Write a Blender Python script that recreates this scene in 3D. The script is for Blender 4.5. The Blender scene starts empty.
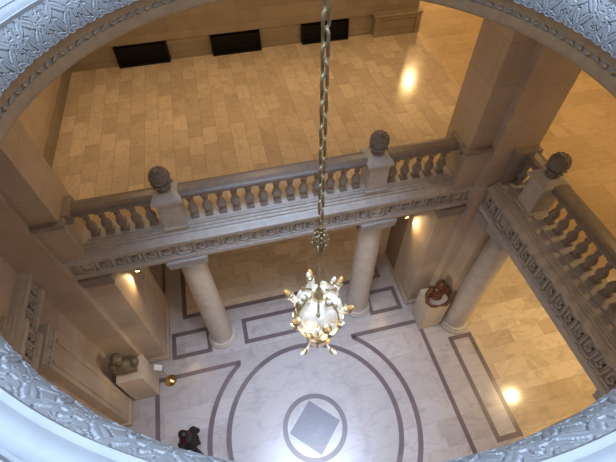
import bpy, math, random
from mathutils import Matrix, Vector
random.seed(7)
S = bpy.context.scene
COL = S.collection
PI = math.pi
R = math.radians

# ---------------------------------------------------------------- camera
def rot(a, axis): return Matrix.Rotation(a, 4, axis)
cam = bpy.data.objects.new('camera', bpy.data.cameras.new('camera'))
COL.objects.link(cam)
cam.data.sensor_width = 36.0
cam.data.lens = 36.0 * 409.66 / 616.0
cam.data.clip_start = 0.05
cam.data.clip_end = 200
cam.matrix_world = (Matrix.Translation((-0.676, -2.3865, 11.353))
                    @ rot(-0.22667, 'Z') @ rot(0.66105, 'X') @ rot(-0.01182, 'Z'))
S.camera = cam

# ---------------------------------------------------------------- world, lights, exposure
S.view_settings.view_transform = 'Standard'
S.view_settings.look = 'None'
S.view_settings.gamma = 1.0
S.view_settings.use_curve_mapping = False
S.view_settings.exposure = 0.0
w = bpy.data.worlds.new('world'); S.world = w; w.use_nodes = True
bg = w.node_tree.nodes['Background']
bg.inputs['Color'].default_value = (0.60, 0.76, 1.0, 1)
bg.inputs['Strength'].default_value = 0.50

def area(name, loc, size, power, color, target=(0, 0, -1), spread=PI, shape='DISK', sy=None):
    d = bpy.data.lights.new(name, 'AREA'); d.shape = shape; d.size = size
    if sy: d.size_y = sy
    d.energy = power; d.color = color; d.spread = spread
    o = bpy.data.objects.new(name, d); COL.objects.link(o); o.location = loc
    o.rotation_euler = Vector(target).to_track_quat('-Z', 'Y').to_euler()
    return o
WARM = (1.0, 0.64, 0.28)
WARM2 = (1.0, 0.70, 0.38)
# daylight from the glazed roof high above the opening
area('skylight', (0, -4.0, 60), 48.0, 18500, (0.53, 0.70, 1.0), spread=R(60))
# gallery ceiling lamps (upper storey)
for x, y, p in ((-3.0, 6.3, 36), (0.0, 6.3, 39), (3.2, 6.6, 45)):
    area('gallery_light', (x, y, 9.2), 0.5, p, WARM2)
for x, y, p in ((7.35, 12.4, 140), (8.0, 5.5, 62), (8.2, 1.0, 70), (8.0, -4.0, 20)):
    area('gallery_light', (x, y, 9.2), 0.22, p, WARM)
area('gallery_light', (0, -5, 9.2), 0.5, 18, WARM2)
# gallery accent lamps aimed at the two busts
for p0, p1, pw in (((3.9, -3.0, 8.2), (-4.1, 2.05, 1.6), 900), ((-3.9, -3.0, 8.2), (3.95, 2.1, 1.6), 620)):
    d = bpy.data.lights.new('accent_light', 'SPOT'); d.energy = pw; d.color = (1, .76, .48); d.spot_size = R(9.5); d.spot_blend = .7; d.shadow_soft_size = .03
    o = bpy.data.objects.new('accent_light', d); COL.objects.link(o); o.location = p0
    o.rotation_euler = (Vector(p1) - Vector(p0)).to_track_quat('-Z', 'Y').to_euler()
# ground floor aisle lamps, under the gallery slab
for x, y, p in ((7.56, 0.25, 130), (7.2, 4.5, 45), (7.2, -3.5, 35)):
    area('aisle_light', (x, y, 4.4), 0.10, p, (1.0, 0.72, 0.37))
for x, y, p in ((-2.6, 6.6, 2), (0.4, 6.6, 2), (3.6, 6.6, 8)):
    area('aisle_light', (x, y, 4.55), 0.4, p, WARM2)
area('aisle_light', (0, -5, 4.55), 0.4, 25, WARM2)

# ---------------------------------------------------------------- materials
def new_mat(name):
    m = bpy.data.materials.new(name); m.use_nodes = True
    nt = m.node_tree; return m, nt, nt.nodes['Principled BSDF']
def N(nt, t, **kw):
    n = nt.nodes.new(t)
    for k, v in kw.items(): setattr(n, k, v)
    return n
def rgba(c): return (c[0], c[1], c[2], 1)
def mix(nt, a, b, fac, mode='MIX'):
    n = N(nt, 'ShaderNodeMix', data_type='RGBA', blend_type=mode)
    for sock, v in ((n.inputs[6], a), (n.inputs[7], b), (n.inputs[0], fac)):
        if hasattr(v, 'is_linked') or hasattr(v, 'links'): nt.links.new(v, sock)
        elif isinstance(v, (int, float)): sock.default_value = v
        else: sock.default_value = rgba(v)
    return n.outputs[2]
def ramp(nt, src, p0, p1):
    n = N(nt, 'ShaderNodeMapRange'); n.inputs[1].default_value = p0; n.inputs[2].default_value = p1
    nt.links.new(src, n.inputs[0]); return n.outputs[0]
def plain(name, col, rough=0.5, metal=0.0, noise=0.15, scale=20, bump=0.0, emit=None, es=0):
    m, nt, p = new_mat(name)
    tc = N(nt, 'ShaderNodeTexCoord'); no = N(nt, 'ShaderNodeTexNoise')
    no.inputs['Scale'].default_value = scale; no.inputs['Detail'].default_value = 5
    nt.links.new(tc.outputs['Object'], no.inputs['Vector'])
    f = ramp(nt, no.outputs[0], .3, .7)
    c = mix(nt, [v * (1 - noise) for v in col], [min(1, v * (1 + noise)) for v in col], f)
    nt.links.new(c, p.inputs['Base Color'])
    p.inputs['Roughness'].default_value = rough; p.inputs['Metallic'].default_value = metal
    if bump:
        b = N(nt, 'ShaderNodeBump'); b.inputs['Strength'].default_value = bump; b.inputs['Distance'].default_value = .01
        nt.links.new(no.outputs[0], b.inputs['Height']); nt.links.new(b.outputs[0], p.inputs['Normal'])
    if emit:
        p.inputs['Emission Color'].default_value = rgba(emit); p.inputs['Emission Strength'].default_value = es
    return m
def ashlar(name, col, bw=1.3, bh=0.62, rough=0.6, joint=0.72, off=(0, 0), var=.10):
    """stone wall: block joints laid out along x+y and z"""
    m, nt, p = new_mat(name)
    tc = N(nt, 'ShaderNodeTexCoord'); sx = N(nt, 'ShaderNodeSeparateXYZ')
    nt.links.new(tc.outputs['Object'], sx.inputs[0])
    ad = N(nt, 'ShaderNodeMath', operation='ADD'); nt.links.new(sx.outputs[0], ad.inputs[0]); nt.links.new(sx.outputs[1], ad.inputs[1])
    cb = N(nt, 'ShaderNodeCombineXYZ'); nt.links.new(ad.outputs[0], cb.inputs[0]); nt.links.new(sx.outputs[2], cb.inputs[1])
    mp = N(nt, 'ShaderNodeMapping'); mp.inputs['Location'].default_value = (off[0], off[1], 0); nt.links.new(cb.outputs[0], mp.inputs[0])
    br = N(nt, 'ShaderNodeTexBrick'); nt.links.new(mp.outputs[0], br.inputs['Vector'])
    br.inputs['Scale'].default_value = 1; br.inputs['Brick Width'].default_value = bw; br.inputs['Row Height'].default_value = bh
    br.inputs['Mortar Size'].default_value = .006; br.inputs['Mortar Smooth'].default_value = .3
    br.inputs['Color1'].default_value = rgba([v * (1 - var) for v in col]); br.inputs['Color2'].default_value = rgba([v * (1 + var) for v in col])
    br.inputs['Mortar'].default_value = rgba([v * joint for v in col])
    no = N(nt, 'ShaderNodeTexNoise'); no.inputs['Scale'].default_value = 2.5; no.inputs['Detail'].default_value = 8
    nt.links.new(tc.outputs['Object'], no.inputs['Vector'])
    c = mix(nt, br.outputs[0], (.86, .84, .82), ramp(nt, no.outputs[0], .35, .75), 'MULTIPLY')
    nt.links.new(c, p.inputs['Base Color']); p.inputs['Roughness'].default_value = rough
    return m
def marble(name, c1, c2, vein, bw, bh, rotz=0, rough=.28, vs=1.2, joint=.84, vein_amt=.55, off=(0, 0)):
    m, nt, p = new_mat(name)
    tc = N(nt, 'ShaderNodeTexCoord'); mp = N(nt, 'ShaderNodeMapping'); mp.inputs['Rotation'].default_value = (0, 0, rotz)
    mp.inputs['Location'].default_value = (off[0], off[1], 0)
    nt.links.new(tc.outputs['Object'], mp.inputs[0])
    br = N(nt, 'ShaderNodeTexBrick'); nt.links.new(mp.outputs[0], br.inputs['Vector'])
    br.inputs['Scale'].default_value = 1; br.inputs['Brick Width'].default_value = bw; br.inputs['Row Height'].default_value = bh
    br.inputs['Mortar Size'].default_value = .004; br.inputs['Mortar Smooth'].default_value = .2
    br.inputs['Color1'].default_value = (0, 0, 0, 1); br.inputs['Color2'].default_value = (1, 1, 1, 1); br.inputs['Mortar'].default_value = (.5, .5, .5, 1)
    # every slab shifts the vein field, so veins stop at the joints
    sc = N(nt, 'ShaderNodeVectorMath', operation='SCALE'); nt.links.new(br.outputs[0], sc.inputs[0]); sc.inputs['Scale'].default_value = 37.0
    ad = N(nt, 'ShaderNodeVectorMath', operation='ADD'); nt.links.new(mp.outputs[0], ad.inputs[0]); nt.links.new(sc.outputs[0], ad.inputs[1])
    no = N(nt, 'ShaderNodeTexNoise'); no.inputs['Scale'].default_value = vs; no.inputs['Detail'].default_value = 7; no.inputs['Distortion'].default_value = 1.6
    nt.links.new(ad.outputs[0], no.inputs['Vector'])
    wv = N(nt, 'ShaderNodeTexNoise'); wv.inputs['Scale'].default_value = vs * .9; wv.inputs['Distortion'].default_value = .8; wv.inputs['Detail'].default_value = 3
    ms = N(nt, 'ShaderNodeMapping'); ms.inputs['Rotation'].default_value = (0, 0, .6); ms.inputs['Scale'].default_value = (1, 2.6, 1)
    nt.links.new(ad.outputs[0], ms.inputs[0]); nt.links.new(ms.outputs[0], wv.inputs['Vector'])
    sb = N(nt, 'ShaderNodeMath', operation='SUBTRACT'); nt.links.new(wv.outputs[0], sb.inputs[0]); sb.inputs[1].default_value = .5
    ab = N(nt, 'ShaderNodeMath', operation='ABSOLUTE'); nt.links.new(sb.outputs[0], ab.inputs[0])
    base = mix(nt, c1, c2, br.outputs[0])
    v1 = ramp(nt, no.outputs[0], .52, .75)
    v2 = ramp(nt, ab.outputs[0], .035, .0)
    mu = N(nt, 'ShaderNodeMath', operation='MULTIPLY'); nt.links.new(v1, mu.inputs[0]); mu.inputs[1].default_value = vein_amt
    mu2 = N(nt, 'ShaderNodeMath', operation='MULTIPLY'); nt.links.new(v2, mu2.inputs[0]); mu2.inputs[1].default_value = vein_amt * .6
    c = mix(nt, base, vein, mu.outputs[0]); c = mix(nt, c, vein, mu2.outputs[0])
    c = mix(nt, c, [v * joint for v in c1], br.outputs['Fac'])
    nt.links.new(c, p.inputs['Base Color']); p.inputs['Roughness'].default_value = rough
    return m

LIME = (.50, .43, .35)
M = {}
M['wall'] = ashlar('limestone_blocks', (.62, .51, .41))
M['pier'] = ashlar('pier_limestone', (.64, .53, .41), bw=1.9, bh=.75, var=.06)
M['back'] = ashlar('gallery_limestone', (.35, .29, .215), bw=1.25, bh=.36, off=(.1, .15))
M['stone'] = plain('carved_limestone', (.62, .58, .53), .65, noise=.10, scale=9, bump=.1)
M['column'] = plain('column_limestone', (.60, .54, .47), .5, noise=.09, scale=5)
M['capital'] = plain('capital_limestone', (.52, .50, .48), .55, noise=.06, scale=9)
M['rim'] = plain('white_plaster', (.315, .315, .31), .6, noise=.04, scale=14)
M['drum'] = plain('drum_limestone', (.52, .355, .20), .7, noise=.1, scale=12)
M['ceil'] = plain('ceiling_plaster', (.6, .55, .48), .8, noise=.04)
M['floor'] = marble('pink_marble', (.50, .455, .44), (.59, .55, .535), (.34, .30, .30), 1.25, .62, rough=.22)
M['floor_plain'] = marble('white_marble_wedges', (.52, .48, .47), (.58, .54, .53), (.36, .32, .33), 40, 40, rough=.22, off=(20, 20), vs=1.1)
M['tan'] = marble('tan_marble', (.60, .48, .34), (.78, .66, .50), (.38, .31, .22), .95, .42, rough=.13)
M['gallery'] = marble('gallery_marble', (.62, .50, .37), (.83, .69, .515), (.36, .28, .19), .62, .33, rotz=PI / 2, rough=.17, vs=1.6, vein_amt=.38, joint=.66)
M['gallery2'] = marble('gallery_marble_east', (.60, .46, .28), (.72, .56, .35), (.40, .30, .17), 1.1, .5, rough=.26, vein_amt=.4)
M['inlay'] = marble('purple_inlay', (.165, .125, .13), (.215, .165, .17), (.12, .09, .10), 1.1, 1.1, rough=.3, vein_amt=.35)
M['diamond'] = marble('grey_inlay', (.17, .155, .18), (.18, .165, .19), (.27, .26, .29), 9, 9, rough=.3, vs=2.2, vein_amt=.35, off=(4, 4))
M['vent'] = plain('blackened_iron', (.012, .011, .010), .6, .3)
M['brass'] = plain('polished_brass', (.78, .58, .22), .16, 1.0, noise=.05)
M['bronze'] = plain('red_brown_bronze', (.15, .062, .024), .30, .3, noise=.8, scale=5)
M['green'] = plain('green_brown_bronze', (.20, .16, .10), .58, .35, noise=.45, scale=12)
M['chain'] = plain('aged_gilt_iron', (.40, .30, .16), .48, .6, noise=.25, scale=40)
M['gilt'] = plain('dull_gilt_bronze', (.42, .34, .18), .35, .7, noise=.4, scale=30)
M['alab'] = plain('alabaster', (.66, .62, .52), .35, noise=.08, scale=14, emit=(1.0, .88, .70), es=.22)
M['bulb'] = plain('lit_bulb', (1, .9, .7), .4, noise=0, emit=(1.0, .80, .50), es=5)
M['amber'] = plain('amber_glass', (.52, .27, .08), .25, noise=.3, scale=25, emit=(1.0, .55, .18), es=.06)
M['rail'] = plain('dark_polished_stone', (.27, .235, .205), .38, noise=.12, scale=9)
M['baluster'] = plain('grey_brown_stone', (.36, .31, .27), .55, noise=.1, scale=9)
M['panel'] = plain('brown_panel', (.27, .19, .13), .5, noise=.12, scale=5)
M['frieze'] = plain('recess_shade_limestone', (.45, .41, .365), .65, noise=.12, scale=9)  # limestone toned darker, shade of the recess behind the key bars put into colour
M['card'] = plain('white_card', (.85, .85, .83), .6, noise=.03)
M['plinth'] = plain('plinth_limestone', (.66, .57, .45), .55, noise=.06, scale=6)
M['lamp'] = plain('lit_lamp', (1, .85, .55), .4, noise=0, emit=(1.0, .75, .38), es=22)
M['black'] = plain('black_cloth', (.010, .010, .012), .85, noise=.3)
M['jeans'] = plain('dark_cloth', (.015, .015, .022), .9, noise=.2)
M['hair'] = plain('black_hair', (.008, .006, .005), .5, noise=.3, scale=80)
M['skin'] = plain('skin', (.45, .27, .19), .5, noise=.05)
M['leather'] = plain('dark_leather', (.02, .012, .01), .4)
M['redcloth'] = plain('dark_red_scarf', (.09, .008, .012), .8, noise=.3)
M['wire'] = plain('black_wire', (.02, .02, .02), .5)

# ---------------------------------------------------------------- mesh helpers
class MB:
    def __init__(s): s.v = []; s.f = []
    def add(s, vs, fs):
        b = len(s.v); s.v += [tuple(v) for v in vs]; s.f += [tuple(i + b for i in f) for f in fs]; return s
    def box(s, x0, x1, y0, y1, z0, z1):
        return s.add([(x, y, z) for z in (z0, z1) for y in (y0, y1) for x in (x0, x1)],
                     [(0, 2, 3, 1), (4, 5, 7, 6), (0, 1, 5, 4), (2, 6, 7, 3), (0, 4, 6, 2), (1, 3, 7, 5)])
    def frustum(s, c, w0, d0, w1, d1, z0, z1):
        vs = [(c[0] + sx * w / 2, c[1] + sy * d / 2, z) for z, w, d in ((z0, w0, d0), (z1, w1, d1)) for sx, sy in ((-1, -1), (1, -1), (1, 1), (-1, 1))]
        return s.add(vs, [(3, 2, 1, 0), (4, 5, 6, 7)] + [(i, (i + 1) % 4, 4 + (i + 1) % 4, 4 + i) for i in range(4)])
    def lathe(s, prof, c=(0, 0, 0), n=24, a0=0, a1=2 * PI, cap=True, mat=None):
        full = abs(a1 - a0 - 2 * PI) < 1e-6; m = n if full else n + 1; vs = []
        for i in range(m):
            a = a0 + (a1 - a0) * i / n
            for r, z in prof:
                p = Vector((r * math.cos(a), r * math.sin(a), z))
                if mat: p = mat @ p
                vs.append(p + Vector(c))
        k = len(prof); fs = []
        for i in range(n):
            j = (i + 1) % m
            for q in range(k - 1): fs.append((i * k + q, j * k + q, j * k + q + 1, i * k + q + 1))
        if full and cap:
            if prof[0][0] > 1e-5: fs.append(tuple(i * k for i in range(m))[::-1])
            if prof[-1][0] > 1e-5: fs.append(tuple(i * k + k - 1 for i in range(m)))
        return s.add(vs, fs)
    def ball(s, c, r, n=12, mat=None):
        rx, ry, rz = (r, r, r) if isinstance(r, (int, float)) else r
        prof = [(math.sin(PI * i / n), -math.cos(PI * i / n)) for i in range(n + 1)]
        prof[0] = (1e-4, -1); prof[-1] = (1e-4, 1)
        mt = Matrix.Diagonal((rx, ry, rz)).to_3x3()
        if mat: mt = mat.to_3x3() @ mt
        return s.lathe(prof, c, 2 * n, mat=mt)
    def tube(s, pts, rad, n=8, closed=False):
        P = [Vector(p) for p in pts]; k = len(P); vs = []; fs = []
        rr = rad if isinstance(rad, (list, tuple)) else [rad] * k
        up = None
        for i, p in enumerate(P):
            if closed: t = P[(i + 1) % k] - P[i - 1]
            else: t = P[min(i + 1, k - 1)] - P[max(i - 1, 0)]
            t.normalize()
            if up is None: up = t.orthogonal().normalized()
            up = (up - t * up.dot(t)).normalized(); b = t.cross(up)
            for j in range(n):
                a = 2 * PI * j / n; vs.append(p + (up * math.cos(a) + b * math.sin(a)) * rr[i])
        for i in range(k if closed else k - 1):
            for j in range(n):
                i2 = (i + 1) % k; fs.append((i * n + j, i * n + (j + 1) % n, i2 * n + (j + 1) % n, i2 * n + j))
        if not closed:
            fs.append(tuple(range(n))[::-1]); fs.append(tuple((k - 1) * n + j for j in range(n)))
        return s.add(vs, fs)
    def extrude(s, prof, fn, a, b):
        """closed profile [(u,z)] swept from a to b; fn(u,z,t) gives the point"""
        k = len(prof); vs = [fn(u, z, t) for t in (a, b) for u, z in prof]
        fs = [(i, (i + 1) % k, k + (i + 1) % k, k + i) for i in range(k)]
        fs += [tuple(range(k))[::-1], tuple(range(k, 2 * k))]
        return s.add(vs, fs)
    def build(s, name, mat, parent=None, smooth=False, bevel=0, angle=40):
        me = bpy.data.meshes.new(name); me.from_pydata(s.v, [], s.f); me.validate()
        import bmesh
        bm = bmesh.new(); bm.from_mesh(me); bmesh.ops.recalc_face_normals(bm, faces=bm.faces); bm.to_mesh(me); bm.free()
        me.materials.append(M[mat] if isinstance(mat, str) else mat)
        o = bpy.data.objects.new(name, me); COL.objects.link(o)
        if smooth:
            me.shade_smooth()
            try: me.set_sharp_from_angle(angle=R(angle))
            except Exception: pass
        if bevel:
            b = o.modifiers.new('bevel', 'BEVEL'); b.width = bevel; b.segments = 2; b.limit_method = 'ANGLE'; b.angle_limit = R(50)
        if parent: put(o, parent)
        return o
def put(o, parent):
    o.parent = parent; o.matrix_parent_inverse = Matrix.Translation(-parent_loc(parent))
def parent_loc(p):
    v = Vector(p.location)
    q = p
    while q.parent: q = q.parent
    return v if q is p else Vector(q.location)
def thing(name, label, cat, loc=(0, 0, 0), group=None):
    o = bpy.data.objects.new(name, None); COL.objects.link(o); o.location = loc
    o.empty_display_size = .1
    return tag(o, label, cat, group)
def tag(o, label, cat, group=None, kind=None):
    o['label'] = label; o['category'] = cat
    if group: o['group'] = group
    if kind: o['kind'] = kind
    return o
def struct(o): o['kind'] = 'structure'; return o
def kid(mb, name, mat, parent, **k):
    """part built in world coordinates, parented keeping its place"""
    o = mb.build(name, mat, None, **k)
    o.parent = parent
    root = parent
    off = Vector((0, 0, 0))
    while root is not None: off += Vector(root.location); root = root.parent
    o.data.transform(Matrix.Translation(-off))
    return o
def copy_tree(o, parent=None):
    c = o.copy(); COL.objects.link(c); c.parent = parent
    for ch in list(o.children): copy_tree(ch, c)
    return c

# ---------------------------------------------------------------- structure
Z1 = 5.20      # gallery floor
ZC = 9.44      # gallery ceiling
XR = 4.72      # right column row
XF = 4.31      # right entablature face
YF = 2.70      # front entablature face
# ground floor
struct(MB().box(-4.8, 5.06, -6, 3.95, -.3, 0).build('floor', 'floor'))
struct(MB().box(5.06, 12, -6, 14, -.3, 0).build('floor', 'tan'))
struct(MB().box(-3.1, 3.1, 3.95, 14, -.3, 0).build('floor', 'tan'))
struct(MB().box(-4.8, -3.1, 3.95, 14, -.3, 0).build('floor', 'floor'))
struct(MB().box(3.1, 5.06, 3.95, 14, -.3, 0).build('floor', 'floor'))
# gallery slab
struct(MB().box(-4.8, 5.36, 3.0, 9.6, 4.7, Z1).build('floor', 'gallery'))
g = MB().box(5.36, 12, -6, 14, 4.7, Z1); g.box(4.72, 5.36, -6, 3.0, 4.7, Z1)
struct(g.build('floor', 'gallery2'))
struct(MB().box(-4.8, 4.72, -6, -3.0, 4.7, Z1).build('floor', 'gallery'))
# ceiling with the round opening
def plate_with_hole(x0, x1, y0, y1, r, z0, z1, n=96):
    m = MB(); vs = []
    for z in (z0, z1):
        for i in range(n):
            a = 2 * PI * i / n; c, s_ = math.cos(a), math.sin(a); vs.append((r * c, r * s_, z))
        for i in range(n):
            a = 2 * PI * i / n; c, s_ = math.cos(a), math.sin(a)
            t = min((x1 if c > 0 else x0) / c if abs(c) > 1e-9 else 1e9, (y1 if s_ > 0 else y0) / s_ if abs(s_) > 1e-9 else 1e9)
            vs.append((t * c, t * s_, z))
    fs = []
    for i in range(n):
        j = (i + 1) % n
        fs += [(i, j, n + j, n + i), (2 * n + i, 3 * n + i, 3 * n + j, 2 * n + j), (i, 2 * n + i, 2 * n + j, j), (n + i, n + j, 3 * n + j, 3 * n + i)]
    return m.add(vs, fs)
struct(plate_with_hole(-8, 12.3, -6.3, 14.3, 2.32, ZC, 9.62).build('ceiling', 'ceil'))
struct(MB().box(-5.1, -4.8, -6, 2.62, -.3, ZC).build('wall_left', 'wall'))
struct(MB().box(-5.1, -4.70, 3.55, 9.6, Z1, ZC).build('wall_left', 'wall'))
struct(MB().box(-5.1, -4.8, 3.55, 14, -.3, 4.7).build('wall_left', 'wall'))
struct(MB().box(-5.1, 12, 14, 14.3, -.3, ZC).build('wall_back', 'wall'))
struct(MB().box(12, 12.3, -6, 14.3, -.3, ZC).build('wall_right', 'wall'))
struct(MB().box(-5.1, 12.3, -6.3, -6, -.3, ZC).build('wall_front', 'wall'))
# gallery back wall with three openings at its foot
VX = ((-3.33, -1.93), (-.75, .66), (1.86, 3.28))
wb = MB(); xs = [-4.7] + [v for p in VX for v in p] + [5.45]
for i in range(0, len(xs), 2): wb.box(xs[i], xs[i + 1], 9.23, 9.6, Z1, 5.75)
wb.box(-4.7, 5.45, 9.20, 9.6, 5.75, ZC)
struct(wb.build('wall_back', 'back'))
bb = MB()
for i in range(0, len(xs), 2):
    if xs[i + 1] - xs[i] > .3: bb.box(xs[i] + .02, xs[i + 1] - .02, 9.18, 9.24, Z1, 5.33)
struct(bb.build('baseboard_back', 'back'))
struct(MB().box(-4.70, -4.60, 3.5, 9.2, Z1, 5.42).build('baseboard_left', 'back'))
for x0, x1 in VX:
    pos = 'left of the three' if x0 < -2 else ('middle one of the three' if x0 < 0 else 'right one, behind the chain')
    t = thing('floor_vent', 'black iron vent in the gallery back wall, ' + pos, 'vent', ((x0 + x1) / 2, 9.2, Z1), 'vents in the gallery back wall')
    kid(MB().box(x0 + .002, x1 - .002, 9.30, 9.34, Z1, 5.74), 'back_plate', 'vent', t)
    kid(MB().box(x0 + .01, x1 - .01, 9.05, 9.30, Z1 + .001, Z1 + .03).box(x0 + .01, x0 + .04, 9.08, 9.3, Z1 + .03, 5.74)
        .box(x1 - .04, x1 - .01, 9.08, 9.3, Z1 + .03, 5.74), 'frame', 'vent', t)
    gm = MB()
    for k in range(7): gm.box(x0 + .03, x1 - .03, 9.14, 9.17, Z1 + .06 + k * .065, Z1 + .09 + k * .065)
    kid(gm, 'grille', 'vent', t)
# projecting block at the right end of that wall
t = thing('wall_plinth', 'panelled limestone block at the right end of the gallery back wall', 'plinth', (4.75, 9.1, Z1))
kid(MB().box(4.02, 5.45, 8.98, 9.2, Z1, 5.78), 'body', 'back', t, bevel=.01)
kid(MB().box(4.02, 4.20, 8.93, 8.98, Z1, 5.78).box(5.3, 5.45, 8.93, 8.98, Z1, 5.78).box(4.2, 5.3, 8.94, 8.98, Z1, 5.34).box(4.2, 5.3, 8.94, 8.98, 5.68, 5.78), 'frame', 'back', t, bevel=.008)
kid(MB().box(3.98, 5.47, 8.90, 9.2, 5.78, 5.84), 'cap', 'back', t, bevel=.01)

# ---------------------------------------------------------------- floor inlay
fi = MB(); ZI = .004
def strip(m, x0, x1, y0, y1): m.box(x0, x1, y0, y1, -.002, ZI)
def frame(m, x0, x1, y0, y1, w=.125):
    strip(m, x0, x1, y0, y0 + w); strip(m, x0, x1, y1 - w, y1); strip(m, x0, x0 + w, y0 + w, y1 - w); strip(m, x1 - w, x1, y0 + w, y1 - w)
def ringm(m, r0, r1, a0=0, a1=2 * PI, n=96):
    m.lathe([(r0, 0.0), (r0, ZI), (r1, ZI), (r1, 0.0)], n=n, a0=a0, a1=a1, cap=False)
ringm(fi, .70, .825); ringm(fi, 2.125, 2.255)
aa = math.asin(2.10 / 2.68)
for s0 in (0, PI): ringm(fi, 2.60, 2.73, s0 - aa, s0 + aa, 60)
for sy in (1, -1):
    ya, yb = sorted((sy * 2.07, sy * 2.19))
    strip(fi, -3.97, -1.62, ya, yb); strip(fi, 1.62, 3.74, ya, yb)
    ya, yb = sorted((sy * 3.83, sy * (9 if sy > 0 else 5.5))); frame(fi, -3.14, 3.14, ya, yb, .13)
    for x0, x1 in ((-3.49, -2.36), (-1.43, 1.43), (2.40, 3.42)):
        ya, yb = sorted((sy * 2.62, sy * 3.43)); frame(fi, x0, x1, ya, yb)
strip(fi, -3.98, -3.86, -2.08, 2.08); strip(fi, 3.63, 3.75, -2.08, 2.08)
frame(fi, 4.34, 5.06, -1.43, 1.43)
strip(fi, -3.72, -3.62, 4.9, 6.2)
struct(fi.build('trim_1', 'inlay'))
rb_ = MB(); nrad = 16
for ring_i, (r0, r1) in enumerate(((.83, 1.28), (1.28, 1.72), (1.72, 2.12))):
    for k in range(nrad):
        a0 = 2 * PI * (k + .5 * (ring_i % 2)) / nrad; g_ = .004 / r1; ringm(rb_, r0 + .002, r1 - .002, a0 + g_, a0 + 2 * PI / nrad - g_, 6)
rb_.v = [(x, y, z * .35) for x, y, z in rb_.v]
struct(rb_.build('trim_3', 'floor_plain'))
dm = MB().add([(.665, 0, 0), (0, .665, 0), (-.665, 0, 0), (0, -.665, 0), (.665, 0, ZI), (0, .665, ZI), (-.665, 0, ZI), (0, -.665, ZI)],
              [(0, 1, 2, 3), (4, 5, 6, 7), (0, 1, 5, 4), (1, 2, 6, 5), (2, 3, 7, 6), (3, 0, 4, 7)])
struct(dm.build('trim_2', 'diamond'))

# ---------------------------------------------------------------- columns
def column(x, y, label, ztop, grp):
    t = thing('column', label, 'column', (x, y, 0), grp)
    kid(MB().lathe([(.40, 0), (.41, .03), (.41, .07), (.385, .10), (.36, .115), (.355, .14), (.37, .155), (.375, .18), (.36, .205), (.33, .215), (.325, .24)], (x, y, 0), 40), 'base', 'column', t, smooth=True)
    H = ztop - .34
    prof = [(.318, .23)] + [(.315 - .045 * (k / 10) ** 1.6, .25 + (H - .25) * k / 10) for k in range(11)] + [(.285, H + .02), (.285, H + .04)]
    kid(MB().lathe(prof, (x, y, 0), 40), 'shaft', 'column', t, smooth=True)
    kid(MB().lathe([(.27, H + .03), (.275, H + .06), (.31, H + .07), (.32, H + .09), (.37, H + .13), (.375, H + .145)], (x, y, 0), 40), 'echinus', 'capital', t, smooth=True)
    kid(MB().box(x - .39, x + .39, y - .36, y + .36, H + .12, ztop - .06).box(x - .40, x + .40, y - .38, y + .38, ztop - .09, ztop), 'abacus', 'capital', t, bevel=.008)
    return t
ZB = 4.50
column(-2.02, 3.02, 'tall smooth limestone column carrying the front beam, left of the chandelier', ZB, 'columns round the hall')
column(2.06, 3.02, 'tall smooth limestone column carrying the front beam, right of the chandelier', ZB, 'columns round the hall')
column(XR, 1.86, 'tall smooth limestone column behind the red-brown bust, carrying the right beam', ZB, 'columns round the hall')
column(XR, -1.86, 'limestone column at the lower right, only the corner of its capital above the carved rim', ZB, 'columns round the hall')

# ---------------------------------------------------------------- entablatures with greek key
def key_bars(u0, u1, z0, z1, depth, face, fn, m, th=.026):
    """raised meander between u0 and u1; fn(out, z, u) gives the point"""
    H = z1 - z0
    def bar(ua, ub, za, zb):
        vs = [fn(face + d, z, u) for d in (-.004, depth) for z in (za, zb) for u in (ua, ub)]
        m.add(vs, [(0, 1, 3, 2), (4, 6, 7, 5), (0, 4, 5, 1), (2, 3, 7, 6), (0, 2, 6, 4), (1, 5, 7, 3)])
    n = max(1, round((u1 - u0) / (H * .92))); P = (u1 - u0) / n; w = th
    for k in range(n):
        a = u0 + k * P
        g = P / 6
        q = H / 5
        bar(a, a + w, z0, z1)
        bar(a, a + 5 * g, z1 - w, z1)
        bar(a + 5 * g - w, a + 5 * g, z0 + 1.2 * q, z1)
        bar(a + 2 * g, a + 5 * g, z0 + 1.2 * q, z0 + 1.2 * q + w)
        bar(a + 2 * g, a + 2 * g + w, z0 + 1.2 * q, z0 + 3.3 * q)
        bar(a + 2 * g, a + 3.6 * g, z0 + 3.3 * q - w, z0 + 3.3 * q)
        bar(a, a + P, z0, z0 + w)
def rosette(m, u, zc, s, face, fn):
    def bar(ua, ub, za, zb, d):
        vs = [fn(face + e, z, q) for e in (-.004, d) for z in (za, zb) for q in (ua, ub)]
        m.add(vs, [(0, 1, 3, 2), (4, 6, 7, 5), (0, 4, 5, 1), (2, 3, 7, 6), (0, 2, 6, 4), (1, 5, 7, 3)])
    w = .03
    bar(u - s, u + s, zc - s, zc - s + w, .036); bar(u - s, u + s, zc + s - w, zc + s, .036)
    bar(u - s, u - s + w, zc - s, zc + s, .036); bar(u + s - w, u + s, zc - s, zc + s, .036)
    n = 16; vs = [fn(face + .045, zc, u)]; fs = []
    for i in range(n):
        a = 2 * PI * i / n; r = s * (.78 if i % 2 else .5)
        vs.append(fn(face + .004, zc + r * math.sin(a), u + r * math.cos(a)))
    for i in range(n): fs.append((0, 1 + i, 1 + (i + 1) % n))
    m.add(vs, fs)
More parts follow.
